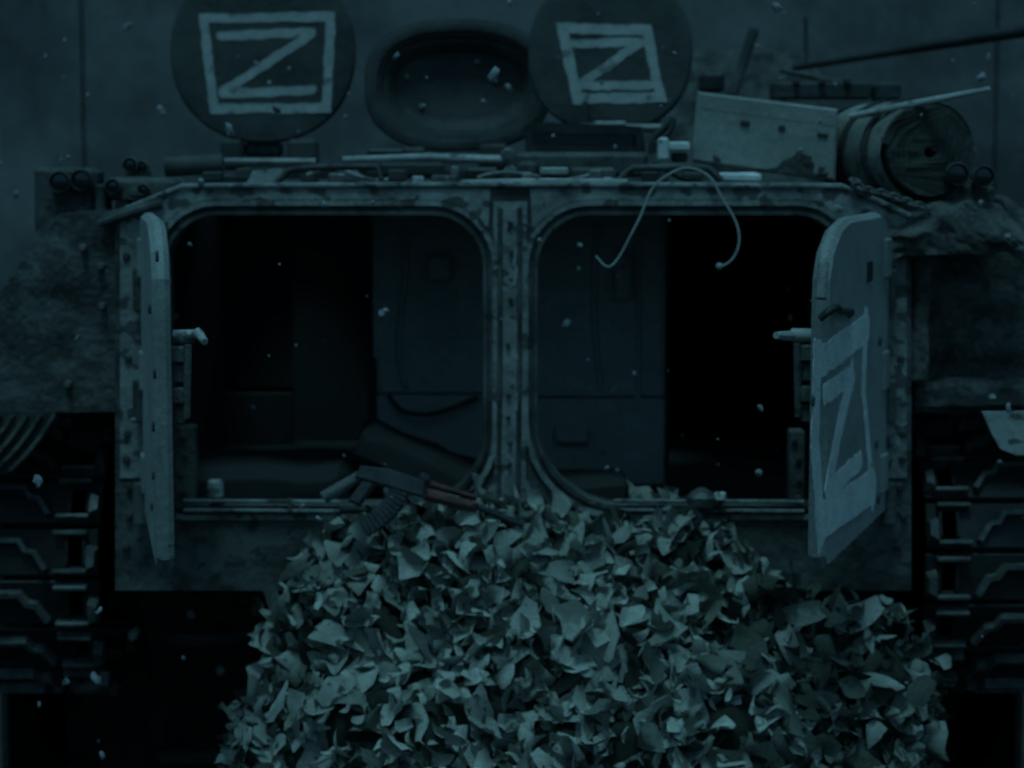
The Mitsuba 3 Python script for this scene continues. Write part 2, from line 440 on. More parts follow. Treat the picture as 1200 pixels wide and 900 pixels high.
# ---- doors
def door(hpx, open_deg, side):
    L, t = 0.735, 0.036
    h = C(hpx, 430, -0.035)
    a = math.radians(open_deg)
    # u runs from the hinge to the free edge; the outer face looks towards the outside of the swing
    du = np.array([-side * math.cos(a), -math.sin(a), 0])
    zt_, zb_ = ZC - 0.095, ZC - 0.812
    prof = [(0.0, zb_ + .01), (0.0, zt_ - .05), (0.05, zt_ - 0.012), (0.12, zt_), (0.50, zt_ - 0.004), (0.60, zt_ - 0.02), (0.69, zt_ - 0.065), (0.728, zt_ - 0.12), (L, zt_ - 0.2),
            (L, zb_ + 0.03), (L - 0.03, zb_)]
    pl = Plane((h[0], h[1], 0), du * (-side), (0, 0, 1)) if side > 0 else Plane((h[0], h[1], 0), du, (0, 0, 1))
    f = -1 if side > 0 else 1
    pts = np.array([(f * u, v) for u, v in prof])
    poly = Polygon(pts)
    ins = np.array(poly.buffer(-0.010, join_style='mitre').exterior.coords)
    P = np.vstack([np.c_[pts, np.full(len(pts), z)] for z in (-t * 0.7, -t * 0.3)] + [np.c_[ins, np.zeros(len(ins))], np.c_[ins, np.full(len(ins), -t)]])
    body = pl.put(trimesh.convex.convex_hull(P))
    k = obj('door', body, 'door_paint', V, label='left rear door swung open almost edge on' if side < 0 else 'right rear door swung open with a painted white letter in a square')
    # pressed ribs along the outer face, a seal on the inner face
    rib = Polygon(pts).buffer(-0.045)
    obj('inner_seal', pl.put(ext(rib.difference(rib.buffer(-0.014)), 0.006), -t - 0.005), 'rubber', k)
    inner = Polygon(pts).buffer(-0.09, join_style='mitre')
    obj('inner_panel', pl.put(ext(inner, 0.006), -t - 0.005), 'interior_paint', k)
    for zz in (-0.20, -0.46, -0.7):
        q = pl.o + np.array([0, 0, ZC + zz]) + pl.ex * f * 0.02 + pl.n * 0.004
        obj('hinge_leaf', pl.put(cbox(0.07, 0.09, 0.014, 0.004), 0.0).apply_translation(np.array([0, 0, ZC + zz]) + pl.ex * f * 0.05), 'door_paint', k)
    return k, pl, f, L, t


dl, plL, fL, LD, TD = door(166, 78.3, -1)
dr_, plR, fR, _, _ = door(1041, 70.5, 1)

# right door: slot, grab loop, painted square with its letter
z_marks = [([(957, 420), (954, 520), (961, 622)], 0.038), ([(1014, 374), (1011, 460), (1022, 584)], 0.024), ([(957, 428), (1015, 384)], 0.032), ([(960, 612), (1022, 570)], 0.040),
           ([(966, 462), (998, 440)], 0.022), ([(997, 442), (983, 500), (970, 572)], 0.030), ([(972, 572), (1007, 540)], 0.022)]
obj('painted_letter', plR.put(ext(brush(plR, z_marks, 0.0035, 3), 0.0015), 0.0005), 'door_white', dr_)


def on(pl, px, py, lift=0.0):
    u, v = pl.uv(px, py)
    return pl.o + pl.ex * u + pl.ey * v + pl.n * lift


for px, py, w, h in ((1018, 318, 0.045, 0.046),):
    c = plR.uv(px, py)
    obj('slot_recess', plR.put(move(cbox(w, h, 0.012, 0.003), (c[0], c[1], 0.0))), 'black_steel_shade', dr_)
obj('grab_loop', tube(spline([on(plR, 963, 374, -0.005), on(plR, 964, 365, 0.012), on(plR, 975, 363, 0.014), on(plR, 990, 365, 0.012), on(plR, 997, 370, -0.005)], 24), 0.008, 8), 'black_steel_shade', dr_, smooth=50)
obj('rib', tube([on(plR, 965, 308, 0.0), on(plR, 962, 350, 0.0)], 0.012, 8), 'door_paint', dr_, smooth=50)


def dpt(pl, f, u, z, lift):
    return pl.o + pl.ex * f * u + np.array([0, 0, ZC + z]) + pl.n * lift


# handles and latches at the free edges
for (k, pl, f, s) in ((dl, plL, fL, -1), (dr_, plR, fR, 1)):
    b = dpt(pl, f, LD - 0.06, -0.335, -TD)
    obj('latch_handle', [cyl(b, dpt(pl, f, LD - 0.06, -0.335, -TD - 0.05), 0.014, 12), tube([dpt(pl, f, LD - 0.06, -0.335, -TD - 0.045), dpt(pl, f, LD - 0.03, -0.325 if s < 0 else -.335, -TD - 0.055), dpt(pl, f, LD + 0.02, -0.34 if s < 0 else -.33, -TD - 0.065)], [0.009, 0.010, 0.007], 8)], 'pale_steel', k, smooth=40)
    ms = []
    for j in range(4):
        ms.append(move(cbox(0.03, 0.03, 0.034, 0.004), dpt(pl, f, LD - 0.05 - 0.01 * (j % 2), -0.37 - 0.042 * j, -TD - 0.014)))
    ms.append(tube([dpt(pl, f, LD - 0.04, -0.35, -TD - 0.035), dpt(pl, f, LD - 0.04, -0.50, -TD - 0.03)], 0.008, 8))
    obj('latch', ms, 'hull_paint', k)
for py in (300, 362, 438, 500, 556, 592):
    q = on(plL, 180 + rnd.uniform(-8, 8), py, 0.0)
    obj('bolt', cyl(q, q + plL.n * 0.006, 0.011, 6, 0.002), 'hull_paint', dl)
for px, py in ((1026, 520), (1030, 400), (951, 470), (1028, 585)):
    q = on(plR, px, py, 0.0)
    obj('bolt', cyl(q, q + plR.n * 0.006, 0.011, 6, 0.002), 'hull_paint', dr_)
# ---- sponsons over the tracks
sl = plate(ppoly([(-90, 484), (-90, 460), (0, 342), (46, 264), (72, 250), (138, 246), (138, 484)]), 0.01, 0.22)
sl = lumpy(sl, 0.005, 7, 2, 0.035)
ks = obj('sponson', sl, 'muddy_paint', V, smooth=35)
obj('sponson_body', plate(ppoly([(-90, 478), (-90, 460), (0, 350), (50, 270), (136, 256), (136, 478)]), 0.2, 4.8), 'hull_paint', ks)
for px, py in ((118, 312), (120, 358), (80, 450), (98, 290)):
    q = C(px, py, 0.0)
    obj('bolt', cyl(q + [0, .02, 0], q - [0, 0.014, 0], 0.009, 6, 0.002), 'worn_steel', ks)
sr = plate(ppoly([(1069, 484), (1069, 250), (1100, 240), (1165, 236), (1200, 262), (1300, 330), (1300, 484)]), 0.16, 0.1)
sr = lumpy(sr, 0.006, 7, 6, 0.04)
kr = obj('sponson', sr, 'muddy_paint', V, smooth=35)
obj('sponson_body', plate(ppoly([(1070, 478), (1070, 256), (1160, 244), (1300, 340), (1300, 478)]), 0.24, 4.8), 'hull_paint', kr)
obj('ledge', lumpy(span(1066, 446, 1300, 484, 0.06, 0.16, 0.02), 0.014, 12, 8, 0.03), 'muddy_paint', kr, smooth=35)
obj('inner_rib', lumpy(span(1069, 262, 1092, 450, 0.01, 0.18, 0.012), 0.010, 14, 9, 0.035), 'muddy_paint', kr, smooth=35)
# hanging mud flaps below
m = ppoly([(-60, 482), (66, 482), (58, 506), (36, 532), (6, 556), (-60, 560)])
fl = obj('mud_flap', plate(m, 0.0, 0.02), 'rubber', V)
for k in range(6):
    a = C(64 - 16 * k, 486, -0.003); b = C(40 - 17 * k, 522, -0.006); c = C(12 - 18 * k, 552, -0.003)
    obj('flap_rib', tube(spline([a, b, c], 10), 0.006, 6), 'muddy_paint', fl, smooth=50)
obj('mud_flap', lumpy(plate(ppoly([(1150, 482), (1260, 482), (1260, 534), (1190, 533), (1172, 526), (1160, 505)]), -0.01, 0.015), 0.003, 14, 5, 0.04), 'pale_steel', V, smooth=30)


# ---- tracks
SHOE = 0.125


def link_meshes(side):
    """One shoe: w = distance from the inner edge outwards, y along the track, z outwards from the loop."""
    hp = SHOE / 2
    bx = lambda w0, w1, y0, y1, z0, z1, c=0.003: cbox(w1 - w0, y1 - y0, z1 - z0, c, ((w0 + w1) / 2, (y0 + y1) / 2, (z0 + z1) / 2))
    base = [bx(0.0, 0.034, -hp * .9, hp * .9, -0.014, 0), bx(0.072, 0.32, -hp * .9, hp * .9, -0.014, 0), bx(0.03, 0.076, -hp * .92, -hp * .55, -0.014, 0.002), bx(0.03, 0.076, hp * .55, hp * .92, -0.014, 0.002)]
    bars = [bx(0.024, 0.106, s * (hp - 0.016) - 0.006, s * (hp - 0.016) + 0.006, 0, 0.028, 0.003) for s in (-1, 1)]
    zig = LineString([(0.33, -0.028), (0.188, -0.028), (0.172, -0.004), (0.150, 0.0), (0.124, 0.042)]).buffer(0.006, cap_style='flat', join_style='mitre')
    zz = ext(zig, 0.026)
    lug = trimesh.convex.convex_hull(np.array([[0, -0.012, 0], [0, 0.045, 0], [0.026, -0.02, 0], [0.026, 0.05, 0], [0.004, 0.0, 0.034], [0.004, 0.032, 0.034], [0.024, -0.01, 0.034], [0.024, 0.042, 0.034]]))
    brace = [bx(0.028, 0.036, -hp * .5, hp * .5, 0, 0.018), bx(0.070, 0.078, -hp * .5, hp * .5, 0, 0.018)]
    body, edges = trimesh.util.concatenate(base + brace), trimesh.util.concatenate(bars + [zz, lug])
    if side > 0:
        return body, edges
    out = []
    for m in (body, edges):
        m = m.copy()
        m.apply_transform(np.diag([-1.0, 1, 1, 1]))
        out.append(m)
    return out


IY, IZ, IR = 0.40, 0.95, 0.325
for side in (-1, 1):
    for k in range(5):
        w = dish(0.33, 0.33, [(None, 0.14), (0.24, 0.14), (0.20, 0.10), (0.07, 0.10), (0.06, 0.15), (0.0, 0.14), (0.0, -0.14), (0.06, -0.15), (None, -0.12)], n=32)
        w.apply_transform(trimesh.geometry.align_vectors([0, 0, 1], [-side, 0, 0]))
        w.apply_translation((side * 1.14, 1.32 + 0.86 * k, 0.36))
        rw = obj('road_wheel', w, 'rubber', V, smooth=30)
    for k in range(5): obj('suspension_arm', cbox(0.09, 0.5, 0.5, 0.03, (side * 0.945, 1.25 + 0.86 * k, 0.62)), 'black_steel_shade', V)  # boxes added to close the bright gap between hull and track
    obj('side_skirt', cbox(0.02, 5.0, 1.2, 0.006, (side * 1.335, 3.0, 0.75)), 'black_steel_shade', V)  # deep skirt added to keep side light out, coloured near black
for side, xin in ((-1, C(108, 650)[0]), (1, C(1093, 650)[0])):
    tr = key_of(V + '__track')
    body, edges = link_meshes(side)
    wheel = dish(0.29, 0.29, [(None, 0.05), (0.22, 0.05), (0.20, 0.02), (0.06, 0.0), (0.05, 0.03), (0.0, 0.03), (0.0, -0.1), (None, -0.1)], n=40)
    wheel.apply_transform(trimesh.geometry.align_vectors([0, 0, 1], [-side, 0, 0]))
    wheel.apply_translation((xin + side * 0.12, IY, IZ))
    obj('idler_wheel', wheel, 'track_body', V, smooth=30)
    # the path of the loop: top run, round the idler, down to the first road wheel
    path, s = [], 0.0
    top = [np.array([IY + 1.5 - 0.02 * k, IZ + IR]) for k in range(75)]
    a_end = -62
    arc = [np.array([IY - IR * math.cos(math.radians(a)), IZ + IR * math.sin(math.radians(a))]) for a in np.arange(90, a_end - 90 + 0, -2.0) if a > -118]
    last = arc[-1]
    d = arc[-1] - arc[-2]
    d /= np.linalg.norm(d)
    bot = [last + d * 0.02 * k for k in range(1, 60)]
    P = np.array(top + arc + bot)
    cum = np.r_[0, np.cumsum(np.linalg.norm(np.diff(P, axis=0), axis=1))]
    pb, pe = mikit.ply(body, 'track_body'), mikit.ply(edges, 'cleat_steel')
    nl = int(cum[-1] / SHOE)
    for i in range(6, nl):
        s = (i + 0.5 + (0.55 if side > 0 else 0.07)) * SHOE
        if s > cum[-1]: break
        q = np.array([np.interp(s, cum, P[:, k]) for k in (0, 1)])
        q2 = np.array([np.interp(s + 0.01, cum, P[:, k]) for k in (0, 1)]) - np.array([np.interp(s - 0.01, cum, P[:, k]) for k in (0, 1)])
        q2 /= np.linalg.norm(q2)
        yv = np.array([0, q2[0], q2[1]])
        zv = np.cross([1, 0, 0], yv)
        cy, cz = IY, IZ
        if zv @ (np.array([0, q[0], q[1]]) - np.array([0, cy + 0.6, cz - 0.1])) < 0: zv = -zv
        M = np.eye(4)
        M[:3, 0], M[:3, 1], M[:3, 2], M[:3, 3] = [1, 0, 0], yv, zv, [xin + rnd.uniform(-.003, .003), q[0], q[1]]
        lk = key_of(tr + '__link')
        scene[lk] = {**pb, 'to_world': T(M.tolist())}
        ek = key_of(tr + '__cleat')
        scene[ek] = {**pe, 'to_world': T(M.tolist())}

# ---- roof hatches standing open
tilt = lambda deg, yaw=0.0: ((math.cos(math.radians(yaw)), math.sin(math.radians(yaw)), 0), (0, math.sin(math.radians(deg)), math.cos(math.radians(deg))))
lid = [(None, -0.03), (0.02, -0.03), (0.0, -0.02), (0.0, -0.004), (0.006, 0.003), (0.03, 0.006), (0.05, 0.006), (None, 0.007)]
PA = Plane(C(308, 60, 0.9), *tilt(4))
hA = obj('roof_hatch', PA.put(dish(0.254, 0.25, lid, 2.15)), 'hatch_paint', V, smooth=35, label='round roof hatch on the left standing open with a painted white letter in a square')
A = [([(239, 22), (251, 128), (383, 127), (388, 20), (239, 22)], 0.0125), ([(259, 43), (366, 38)], 0.0125), ([(366, 40), (262, 108)], 0.0125), ([(262, 110), (366, 106)], 0.0125)]
obj('painted_letter', PA.put(ext(brush(PA, A, 0.003, 5), 0.0015), 0.0068), 'white_paint', hA)
PC = Plane(C(714, 62, 0.6), *tilt(6, -10))
hC = obj('roof_hatch', PC.put(dish(0.215, 0.205, lid, 2.3)), 'hatch_paint', V, smooth=35, label='round roof hatch on the right standing open with a painted white letter in a skewed square')
Cz = [([(660, 34), (677, 116), (774, 115), (758, 36), (660, 34)], 0.0135), ([(675, 52), (750, 50)], 0.0115), ([(750, 51), (683, 98)], 0.0115), ([(683, 101), (760, 101)], 0.0115)]
obj('painted_letter', PC.put(ext(brush(PC, Cz, 0.003, 8), 0.0015), 0.0068), 'white_paint', hC)
PB = Plane(C(537, 100, 0.78), *tilt(5))
cup = [(None, -0.075), (0.05, -0.075), (0.012, -0.05), (0.0, 0.0), (0.004, 0.014), (0.02, 0.02), (0.034, 0.016), (0.038, -0.01), (0.060, -0.014), (0.085, -0.05), (0.10, -0.055), (None, -0.056)]
hB = obj('roof_hatch', PB.put(dish(0.252, 0.178, cup, 2.5)), 'hatch_paint', V, smooth=35, label='oval roof hatch in the middle standing open and showing its hollow inner side')
obj('rim_seal', PB.put(dish(0.221, 0.147, [(0.0, -0.012), (0.0, 0.004), (0.006, 0.008), (0.014, 0.004), (0.014, -0.013)], 2.5)), 'rubber', hB, smooth=35)
for dx, dz in ((-0.14, 0.03), (0.05, 0.07), (-0.1, -0.05), (0.1, 0.02)):
    obj('bolt', PB.put(move(cyl((0, 0, -0.055), (0, 0, -0.045), 0.008, 8, 0.002), (dx, dz, 0))), 'worn_steel', hB)
# their hinges
for (h, a, b, c, d, Y) in ((hA, 258, 163, 284, 200, 0.86), (hA, 286, 166, 330, 184, 0.9), (hA, 336, 163, 372, 202, 0.86), (hB, 470, 172, 500, 200, 0.74), (hB, 560, 168, 596, 202, 0.74), (hC, 682, 118, 690, 150, 0.57), (hC, 694, 122, 752, 148, 0.6), (hC, 756, 118, 775, 152, 0.57)):
    obj('hinge', span(a, b, c, d, Y, 0.06, 0.01), 'hatch_paint', h)
for (h, a, b, y, Y) in ((hA, 262, 370, 190, 0.84), (hB, 470, 600, 186, 0.72), (hC, 680, 778, 150, 0.55)):
    obj('hinge_pin', tube([C(a, y, Y), C(b, y, Y)], 0.012, 10), 'worn_steel', h, smooth=50)

# ---- roof fittings
hn = lambda pts, Y: tube([C(x, y, Y) for x, y in pts], 0.0085, 8)
for pts, Y in (([(320, 222), (326, 212), (340, 199), (372, 196), (442, 195), (448, 214)], 0.03), ([(724, 218), (730, 206), (742, 197), (790, 196), (830, 197), (840, 206), (849, 217)], 0.02)):
    obj('grab_handle', hn(pts, Y), 'hull_paint', V, smooth=50)
obj('roof_rail', [tube([C(402, 188, 0.22), C(500, 184, 0.22), C(590, 187, 0.22)], 0.010, 8)], 'pale_steel', V, smooth=50)
obj('roof_rail', [tube([C(540, 214, 0.0), C(640, 212, 0.0), C(735, 213, 0.0)], 0.007, 8)], 'pale_steel', V, smooth=50)
obj('periscope', [span(430, 174, 474, 188, 0.4, 0.08, 0.008)], 'black_steel_shade', V)
obj('periscope', [span(444, 190, 520, 208, 0.3, 0.1, 0.01)], 'hatch_paint', V)
obj('periscope', [span(545, 196, 585, 213, 0.14, 0.1, 0.008)], 'black_steel_shade', V)
for px, py in ((595, 182), (598, 203), (412, 207)):
    q = C(px, py, 0.12)
    obj('pivot', [cyl(q, q + [0, 0.05, 0], 0.018, 16, 0.003), cyl(q - [0, .008, 0], q + [0, .01, 0], 0.008, 8)], 'worn_steel', V, smooth=40)
for b in ((633, 196, 666, 205), (630, 209, 664, 214)):
    obj('pale_block', span(*b, 0.06, 0.06, 0.004), 'pale_steel', V)
obj('stowage_bracket', [span(600, 178, 760, 208, 0.34, 0.14, 0.012), lumpy(span(606, 190, 632, 212, 0.1, 0.08, 0.01), 0.004, 20, 3, 0.02), span(668, 196, 722, 214, 0.12, 0.1, 0.012)], 'hull_paint', V)
for px, w, py, h, Y, mt in ((352, 18, 206, 16, .10, 'hatch_paint'), (384, 26, 209, 12, .16, 'worn_steel'), (455, 20, 206, 14, .08, 'hatch_paint'), (482, 14, 211, 9, .03, 'pale_steel'), (505, 30, 210, 10, .06, 'hull_paint'), (528, 10, 204, 18, .2, 'worn_steel'),
                            (420, 12, 196, 10, .26, 'worn_steel'), (612, 12, 208, 12, .05, 'worn_paint'), (690, 16, 206, 14, .10, 'worn_steel'), (708, 10, 212, 8, .02, 'pale_steel'), (752, 20, 208, 14, .05, 'hatch_paint'), (770, 14, 206, 14, .12, 'hull_paint'),
                            (800, 24, 208, 10, .1, 'hatch_paint'), (870, 34, 214, 6, .0, 'hull_paint'), (276, 18, 204, 14, .22, 'hatch_paint'), (236, 24, 207, 12, .24, 'hatch_paint')):
    obj('roof_bracket', lumpy(span(px, py - h / 2, px + w, py + h / 2, Y, rnd.uniform(.03, .1), 0.004), 0.002, 25, px, 0.03), mt, V, smooth=35)
for k, pts in enumerate(([(360, 206), (400, 200), (430, 210), (470, 203)], [(560, 209), (600, 203), (650, 210), (700, 201)], [(765, 190), (782, 200), (796, 208), (820, 206)])):
    obj('roof_cable', tube(spline([C(x, y, 0.05 + 0.02 * i) for i, (x, y) in enumerate(pts)], 24), 0.0055, 6), ('pale_steel', 'worn_steel', 'rubber')[k], V, smooth=50)
wv = trimesh.convex.convex_hull(np.array([C(288, 216, .1), C(332, 216, .1), C(296, 200, .1), C(330, 197, .1), C(300, 214, .3), C(335, 214, .3), C(334, 200, .3), C(305, 200, .3)]))
obj('wedge_block', wv, 'pale_steel', V)
obj('roof_tube', tube([C(194, 196, 0.5), C(262, 192, 0.5)], 0.026, 12), 'hatch_paint', V, smooth=40)
m = trimesh.convex.convex_hull(np.array([C(225, 216, .3), C(300, 216, .3), C(245, 206, .3), C(290, 208, .3), C(230, 214, .5), C(300, 214, .5), C(250, 204, .5)]))
obj('fairing', m, 'hatch_paint', V)
# black vision housing, an open frame
f = ppoly([(615, 146), (640, 143), (752, 148), (757, 176), (750, 184), (616, 178)], 0.42)
fin = ppoly([(624, 156), (745, 158), (745, 172), (624, 170)], 0.42)
vh = obj('vision_housing', plate(f.difference(fin), 0.42, 0.12), 'black_steel_shade', V)
obj('glass_block', plate(fin, 0.47, 0.03), 'lens_glass', vh)
obj('cap_strip', span(697, 142, 734, 147, 0.43, 0.06, 0.004), 'pale_steel', vh)
obj('side_bolt', cyl(C(739, 180, 0.36), C(739, 190, 0.36), 0.007, 10), 'white_plastic', vh)
# crossed bracket by the crate
obj('lifting_eye', [tube(spline([C(765, 180, .3), C(768, 160, .3), C(780, 148, .3), C(788, 138, .3)], 12), 0.010, 8), tube(spline([C(768, 168, .28), C(782, 158, .28), C(790, 140, .28)], 10), 0.007, 8)], 'hatch_paint', V, smooth=50)

# turret far forward with its sight bracket and gun barrel
tc = C(862, 0, 2.3)
tp = trimesh.creation.revolve(np.array([[0, 0], [0.42, 0], [0.40, 0.05], [0.29, 0.36], [0.24, 0.43], [0.0, 0.45]]), sections=48)
tp.apply_translation((tc[0], 2.3, zt - 0.01))
tu = obj('turret', lumpy(tp, 0.006, 7, 3, 0.08), 'muddy_paint', V, smooth=35)
obj('sight_bracket', [tube([C(884, 34, 1.8), C(872, 70, 1.8), C(858, 112, 1.8)], 0.018, 8)], 'hull_paint', tu, smooth=40)
obj('sight_housing', [span(822, 84, 850, 108, 1.75, 0.14, 0.012)], 'black_steel_shade', tu)
obj('gun_barrel', tube([C(930, 80, 1.9), C(1040, 62, 1.6), C(1100, 52, 1.5), C(1290, 22, 1.2)], [0.010, 0.013, 0.017, 0.022], 12), 'black_steel_shade', tu, smooth=40)
obj('mount_bar', [span(905, 96, 1022, 116, 0.9, 0.08, 0.006), span(1027, 96, 1057, 118, 0.88, 0.1, 0.008)] + [span(930 + 30 * k, 92, 938 + 30 * k, 99, 0.88, 0.05, 0.003) for k in range(3)], 'hatch_paint', tu)
obj('support_stay', tube([C(914, 82, 0.95), C(985, 97, 0.95)], 0.008, 8), 'hull_paint', tu, smooth=40)
obj('antenna_mount', [tube([C(944, 20, 2.0), C(945, 80, 2.0)], 0.007, 8)], 'hatch_paint', tu)


# lamps on brackets
def lamp(px, py, r, Y, deep=0.07):
    q = C(px, py, Y)
    rr = r / 500 * (D + Y) / D
    k = obj('lamp', move(trimesh.creation.revolve(np.array([[0, -deep], [rr * .6, -deep], [rr, -0.01], [rr, 0.004], [rr * .9, 0.006], [rr * .86, -0.004], [0, -0.004]]), sections=24), q, R([1, 0, 0], 90)), 'hull_paint', V, smooth=35)
    obj('lens', move(trimesh.creation.revolve(np.array([[rr * .86, -0.002], [rr * .5, 0.002], [0, 0.004]]), sections=24), q, R([1, 0, 0], 90)), 'lens_glass', k, smooth=True)


bxl = obj('light_box', [lumpy(span(40, 196, 112, 275, 0.06, 0.12, 0.012), 0.003, 16, 2, 0.04), span(112, 216, 122, 262, 0.04, 0.1, 0.006)], 'hull_paint', V, smooth=35)
lamp(70, 213, 13, 0.03); lamp(95, 211, 13, 0.04); lamp(152, 193, 9, 0.10); lamp(166, 195, 7, 0.14); lamp(132, 218, 9, 0.02); lamp(168, 222, 7, 0.02)
obj('lamp_bracket', [span(146, 198, 172, 212, 0.14, 0.08, 0.006), lumpy(span(122, 208, 208, 236, 0.06, 0.14, 0.012), 0.008, 16, 5, 0.03), tube([C(116, 262, -0.01), C(160, 246, -0.02), C(190, 238, -0.01)], 0.010, 8), tube([C(120, 254, 0.0), C(170, 238, -0.01), C(196, 230, 0)], 0.006, 8)], 'hull_paint', V, smooth=35)
lamp(1122, 204, 14, -0.02); lamp(1153, 207, 13.5, -0.03)
obj('lamp_bracket', [lumpy(span(1108, 214, 1168, 256, 0.02, 0.12, 0.012), 0.01, 18, 5, 0.03)], 'muddy_paint', V, smooth=35)

# ------------------------------------------------------------------ things on the roof
ct = thing('stowage_crate', 'pale grey flat crate lying tilted on the roof beside the rolled tarpaulin', 'crate')
a, b, c, d = C(817, 107, .16), C(982, 128, .14), C(979, 212, .12), C(810, 189, .16)
back = [q + np.array([0.0, 0.3, 0.0]) for q in (a, b, c, d)]
hull = trimesh.convex.convex_hull(np.array([a, b, c, d] + back))
pl = Plane(d, c - d, a - d)
wv = [np.array([(q - d) @ pl.ex, (q - d) @ pl.ey]) for q in (d, c, b, a)]
face = Polygon(wv)
ins = np.array(face.buffer(-0.006, join_style='mitre').exterior.coords)
P = np.vstack([np.c_[np.array(wv), np.full(4, -0.008)], np.c_[ins, np.zeros(len(ins))], np.c_[np.array(wv), np.full(4, -0.26)]])
obj('body', pl.put(trimesh.convex.convex_hull(P)), 'crate_paint', ct)
for px, py, w, h in ((873, 144, 0.022, 0.012), (916, 150, 0.016, 0.012), (964, 158, 0.026, 0.008), (962, 200, 0.014, 0.02), (946, 188, 0.018, 0.024)):
    u, v = pl.uv(px, py)
    obj('latch_plate', pl.put(move(cbox(w, h, 0.008, 0.002), (u, v, 0.002))), 'hatch_paint', ct)
w0, h0 = wv[1][0] * 0.985, wv[3][1] * 0.96
lp = Polygon([(0.004, h0 * .80), (w0, h0 * .80), (w0, h0 * .815), (0.004, h0 * .815)])
obj('lid_seam', pl.put(ext(lp, 0.0012), 0.0), 'crate_paint', ct)
blobs = []
for px, py, rr in ((910, 200, .016), (922, 196, .020), (935, 193, .026), (948, 198, .018), (940, 180, .010), (893, 205, .012), (870, 200, .010), (840, 190, .009), (966, 204, .010), (955, 207, .014)):
    u, v = pl.uv(px, py)
    blobs.append(Point(u, v).buffer(rr))
spl = ragged(unary_union(blobs), seg=0.006, amp=0.010, seed=4).intersection(Polygon(ins))
for g_ in getattr(spl, 'geoms', [spl]):
    if g_.area > 2e-5: obj('dried_mud', pl.put(ext(g_, 0.0018), 0.0), 'muddy_paint', ct)
k = obj('folded_sheet', lumpy(span(842, 203, 893, 213, 0.04, 0.1, 0.005), 0.004, 16, 4, 0.02), 'white_plastic', smooth=40)
tag(k, 'small white folded sheet lying on the roof edge under the pale crate', 'sheet')

# rolled tarpaulin
rt = thing('rolled_tarpaulin', 'thick rolled up tarpaulin with a dark spiral end on the right of the roof', 'tarpaulin')
ce = C(1090, 177, 0.0)
ax = np.array([-0.30, 0.95, 0.0]); ax /= np.linalg.norm(ax)
Rr, Lr = 0.116, 0.36
sp, th = [], []
N = 300
for i in range(N):
    w = 2 * math.pi * 7.5 * i / N
    rr = 0.014 + (Rr - 0.014) * i / N
    sp.append((rr * math.cos(w) * 1.0, rr * math.sin(w) * 0.93))
spiral = LineString(sp).buffer(0.0066, cap_style='flat', quad_segs=2)
m = ext(spiral, Lr)
pe = Plane(ce, np.cross([0, 0, 1.0], -ax), (0, 0, 1))
# the plane's normal looks out of the roll's end, the roll goes back along it
m.apply_translation((0, 0, -Lr))
m.vertices[:, 2] += np.where(m.vertices[:, 2] > -Lr / 2, 0.010 * (meshkit.noise(np.c_[m.vertices[:, :2] * 55, np.zeros(len(m.vertices))], 4) - 0.5), 0)
obj('spiral_end', pe.put(m), 'tarp_end', rt)
sk = dish(Rr + 0.010, Rr * 0.94 + 0.010, [(0.004, -0.012), (0.0, -0.02), (0.0, -0.06), (0.003, -0.10), (0.0, -0.14), (0.0, -0.3), (0.004, -Lr), (0.05, -Lr - 0.004), (None, -Lr - 0.005)], 2.0, 60)
obj('outer_wrap', pe.put(lumpy(sk, 0.004, 18, 7)), 'canvas', rt, smooth=True)
for zz in (-0.085, -0.20):
    st = dish(Rr + 0.0165, Rr * .94 + 0.0165, [(0.008, zz - 0.013), (0, zz - 0.012), (0, zz + 0.012), (0.008, zz + 0.013)], 2.0, 48)
    obj('strap', pe.put(st), 'rubber', rt, smooth=30)
# a chain under the roll
ch = thing('strap_chain', 'short worn chain lying on the roof edge under the rolled tarpaulin', 'chain')
cp = spline([C(1002, 212, -0.01), C(1012, 222, -0.03), C(1030, 226, -0.03), C(1048, 231, -0.035), (C(1066, 238, -0.035)), C(1084, 243, -0.03)], 13)
for i in range(13):
    tr_ = trimesh.creation.torus(0.009, 0.004, 14, 6)
    tr_.apply_transform(np.diag([1.3, 0.9, 1, 1]))
    obj('chain_link', move(tr_, cp[i], R([0, 1, 0], 15) @ R([1, 0, 0], 90 if i % 2 else 30)), 'cleat_steel', ch, smooth=True)
# canvas draped over the right corner
gx, gy = np.meshgrid(np.linspace(0, 1, 40), np.linspace(0, 1, 24))
pts = np.zeros((24, 40, 3))
for i in range(24):
    for j in range(40):
        u, v = gx[i, j], gy[i, j]
        px = 1040 + 165 * u + 18 * v * (u - .3); py = 236 + (18 if u > .8 else 0) * (u - .8) / .2 - 16 * math.sin(math.pi * min(u, 1)) + 75 * v
        pts[i, j] = C(px, py, 0.10 - 0.15 * math.sin(min(1, v * 1.6) * math.pi / 2))
n_ = meshkit.fbm(pts.reshape(-1, 3) * 14, 4, 3).reshape(24, 40) - 0.5
pts[..., 1] += n_ * 0.12
pts[..., 2] += (meshkit.fbm(pts.reshape(-1, 3) * 11 + 5, 3, 8).reshape(24, 40) - .5) * 0.06
idx = np.arange(24 * 40).reshape(24, 40)
F = np.vstack([np.c_[idx[:-1, :-1].ravel(), idx[1:, :-1].ravel(), idx[1:, 1:].ravel()], np.c_[idx[:-1, :-1].ravel(), idx[1:, 1:].ravel(), idx[:-1, 1:].ravel()]])
k = obj('draped_canvas', trimesh.Trimesh(pts.reshape(-1, 3), F, process=False), 'muddy_paint', smooth=True)
tag(k, 'crumpled muddy canvas draped over the right corner below the pair of lamps', 'canvas')
k = obj('wooden_pole', tube([C(996, 137, 0.05), C(1060, 124, 0.0), C(1160, 104, -0.08)], [0.009, 0.010, 0.006], 8), 'pale_steel', smooth=50)
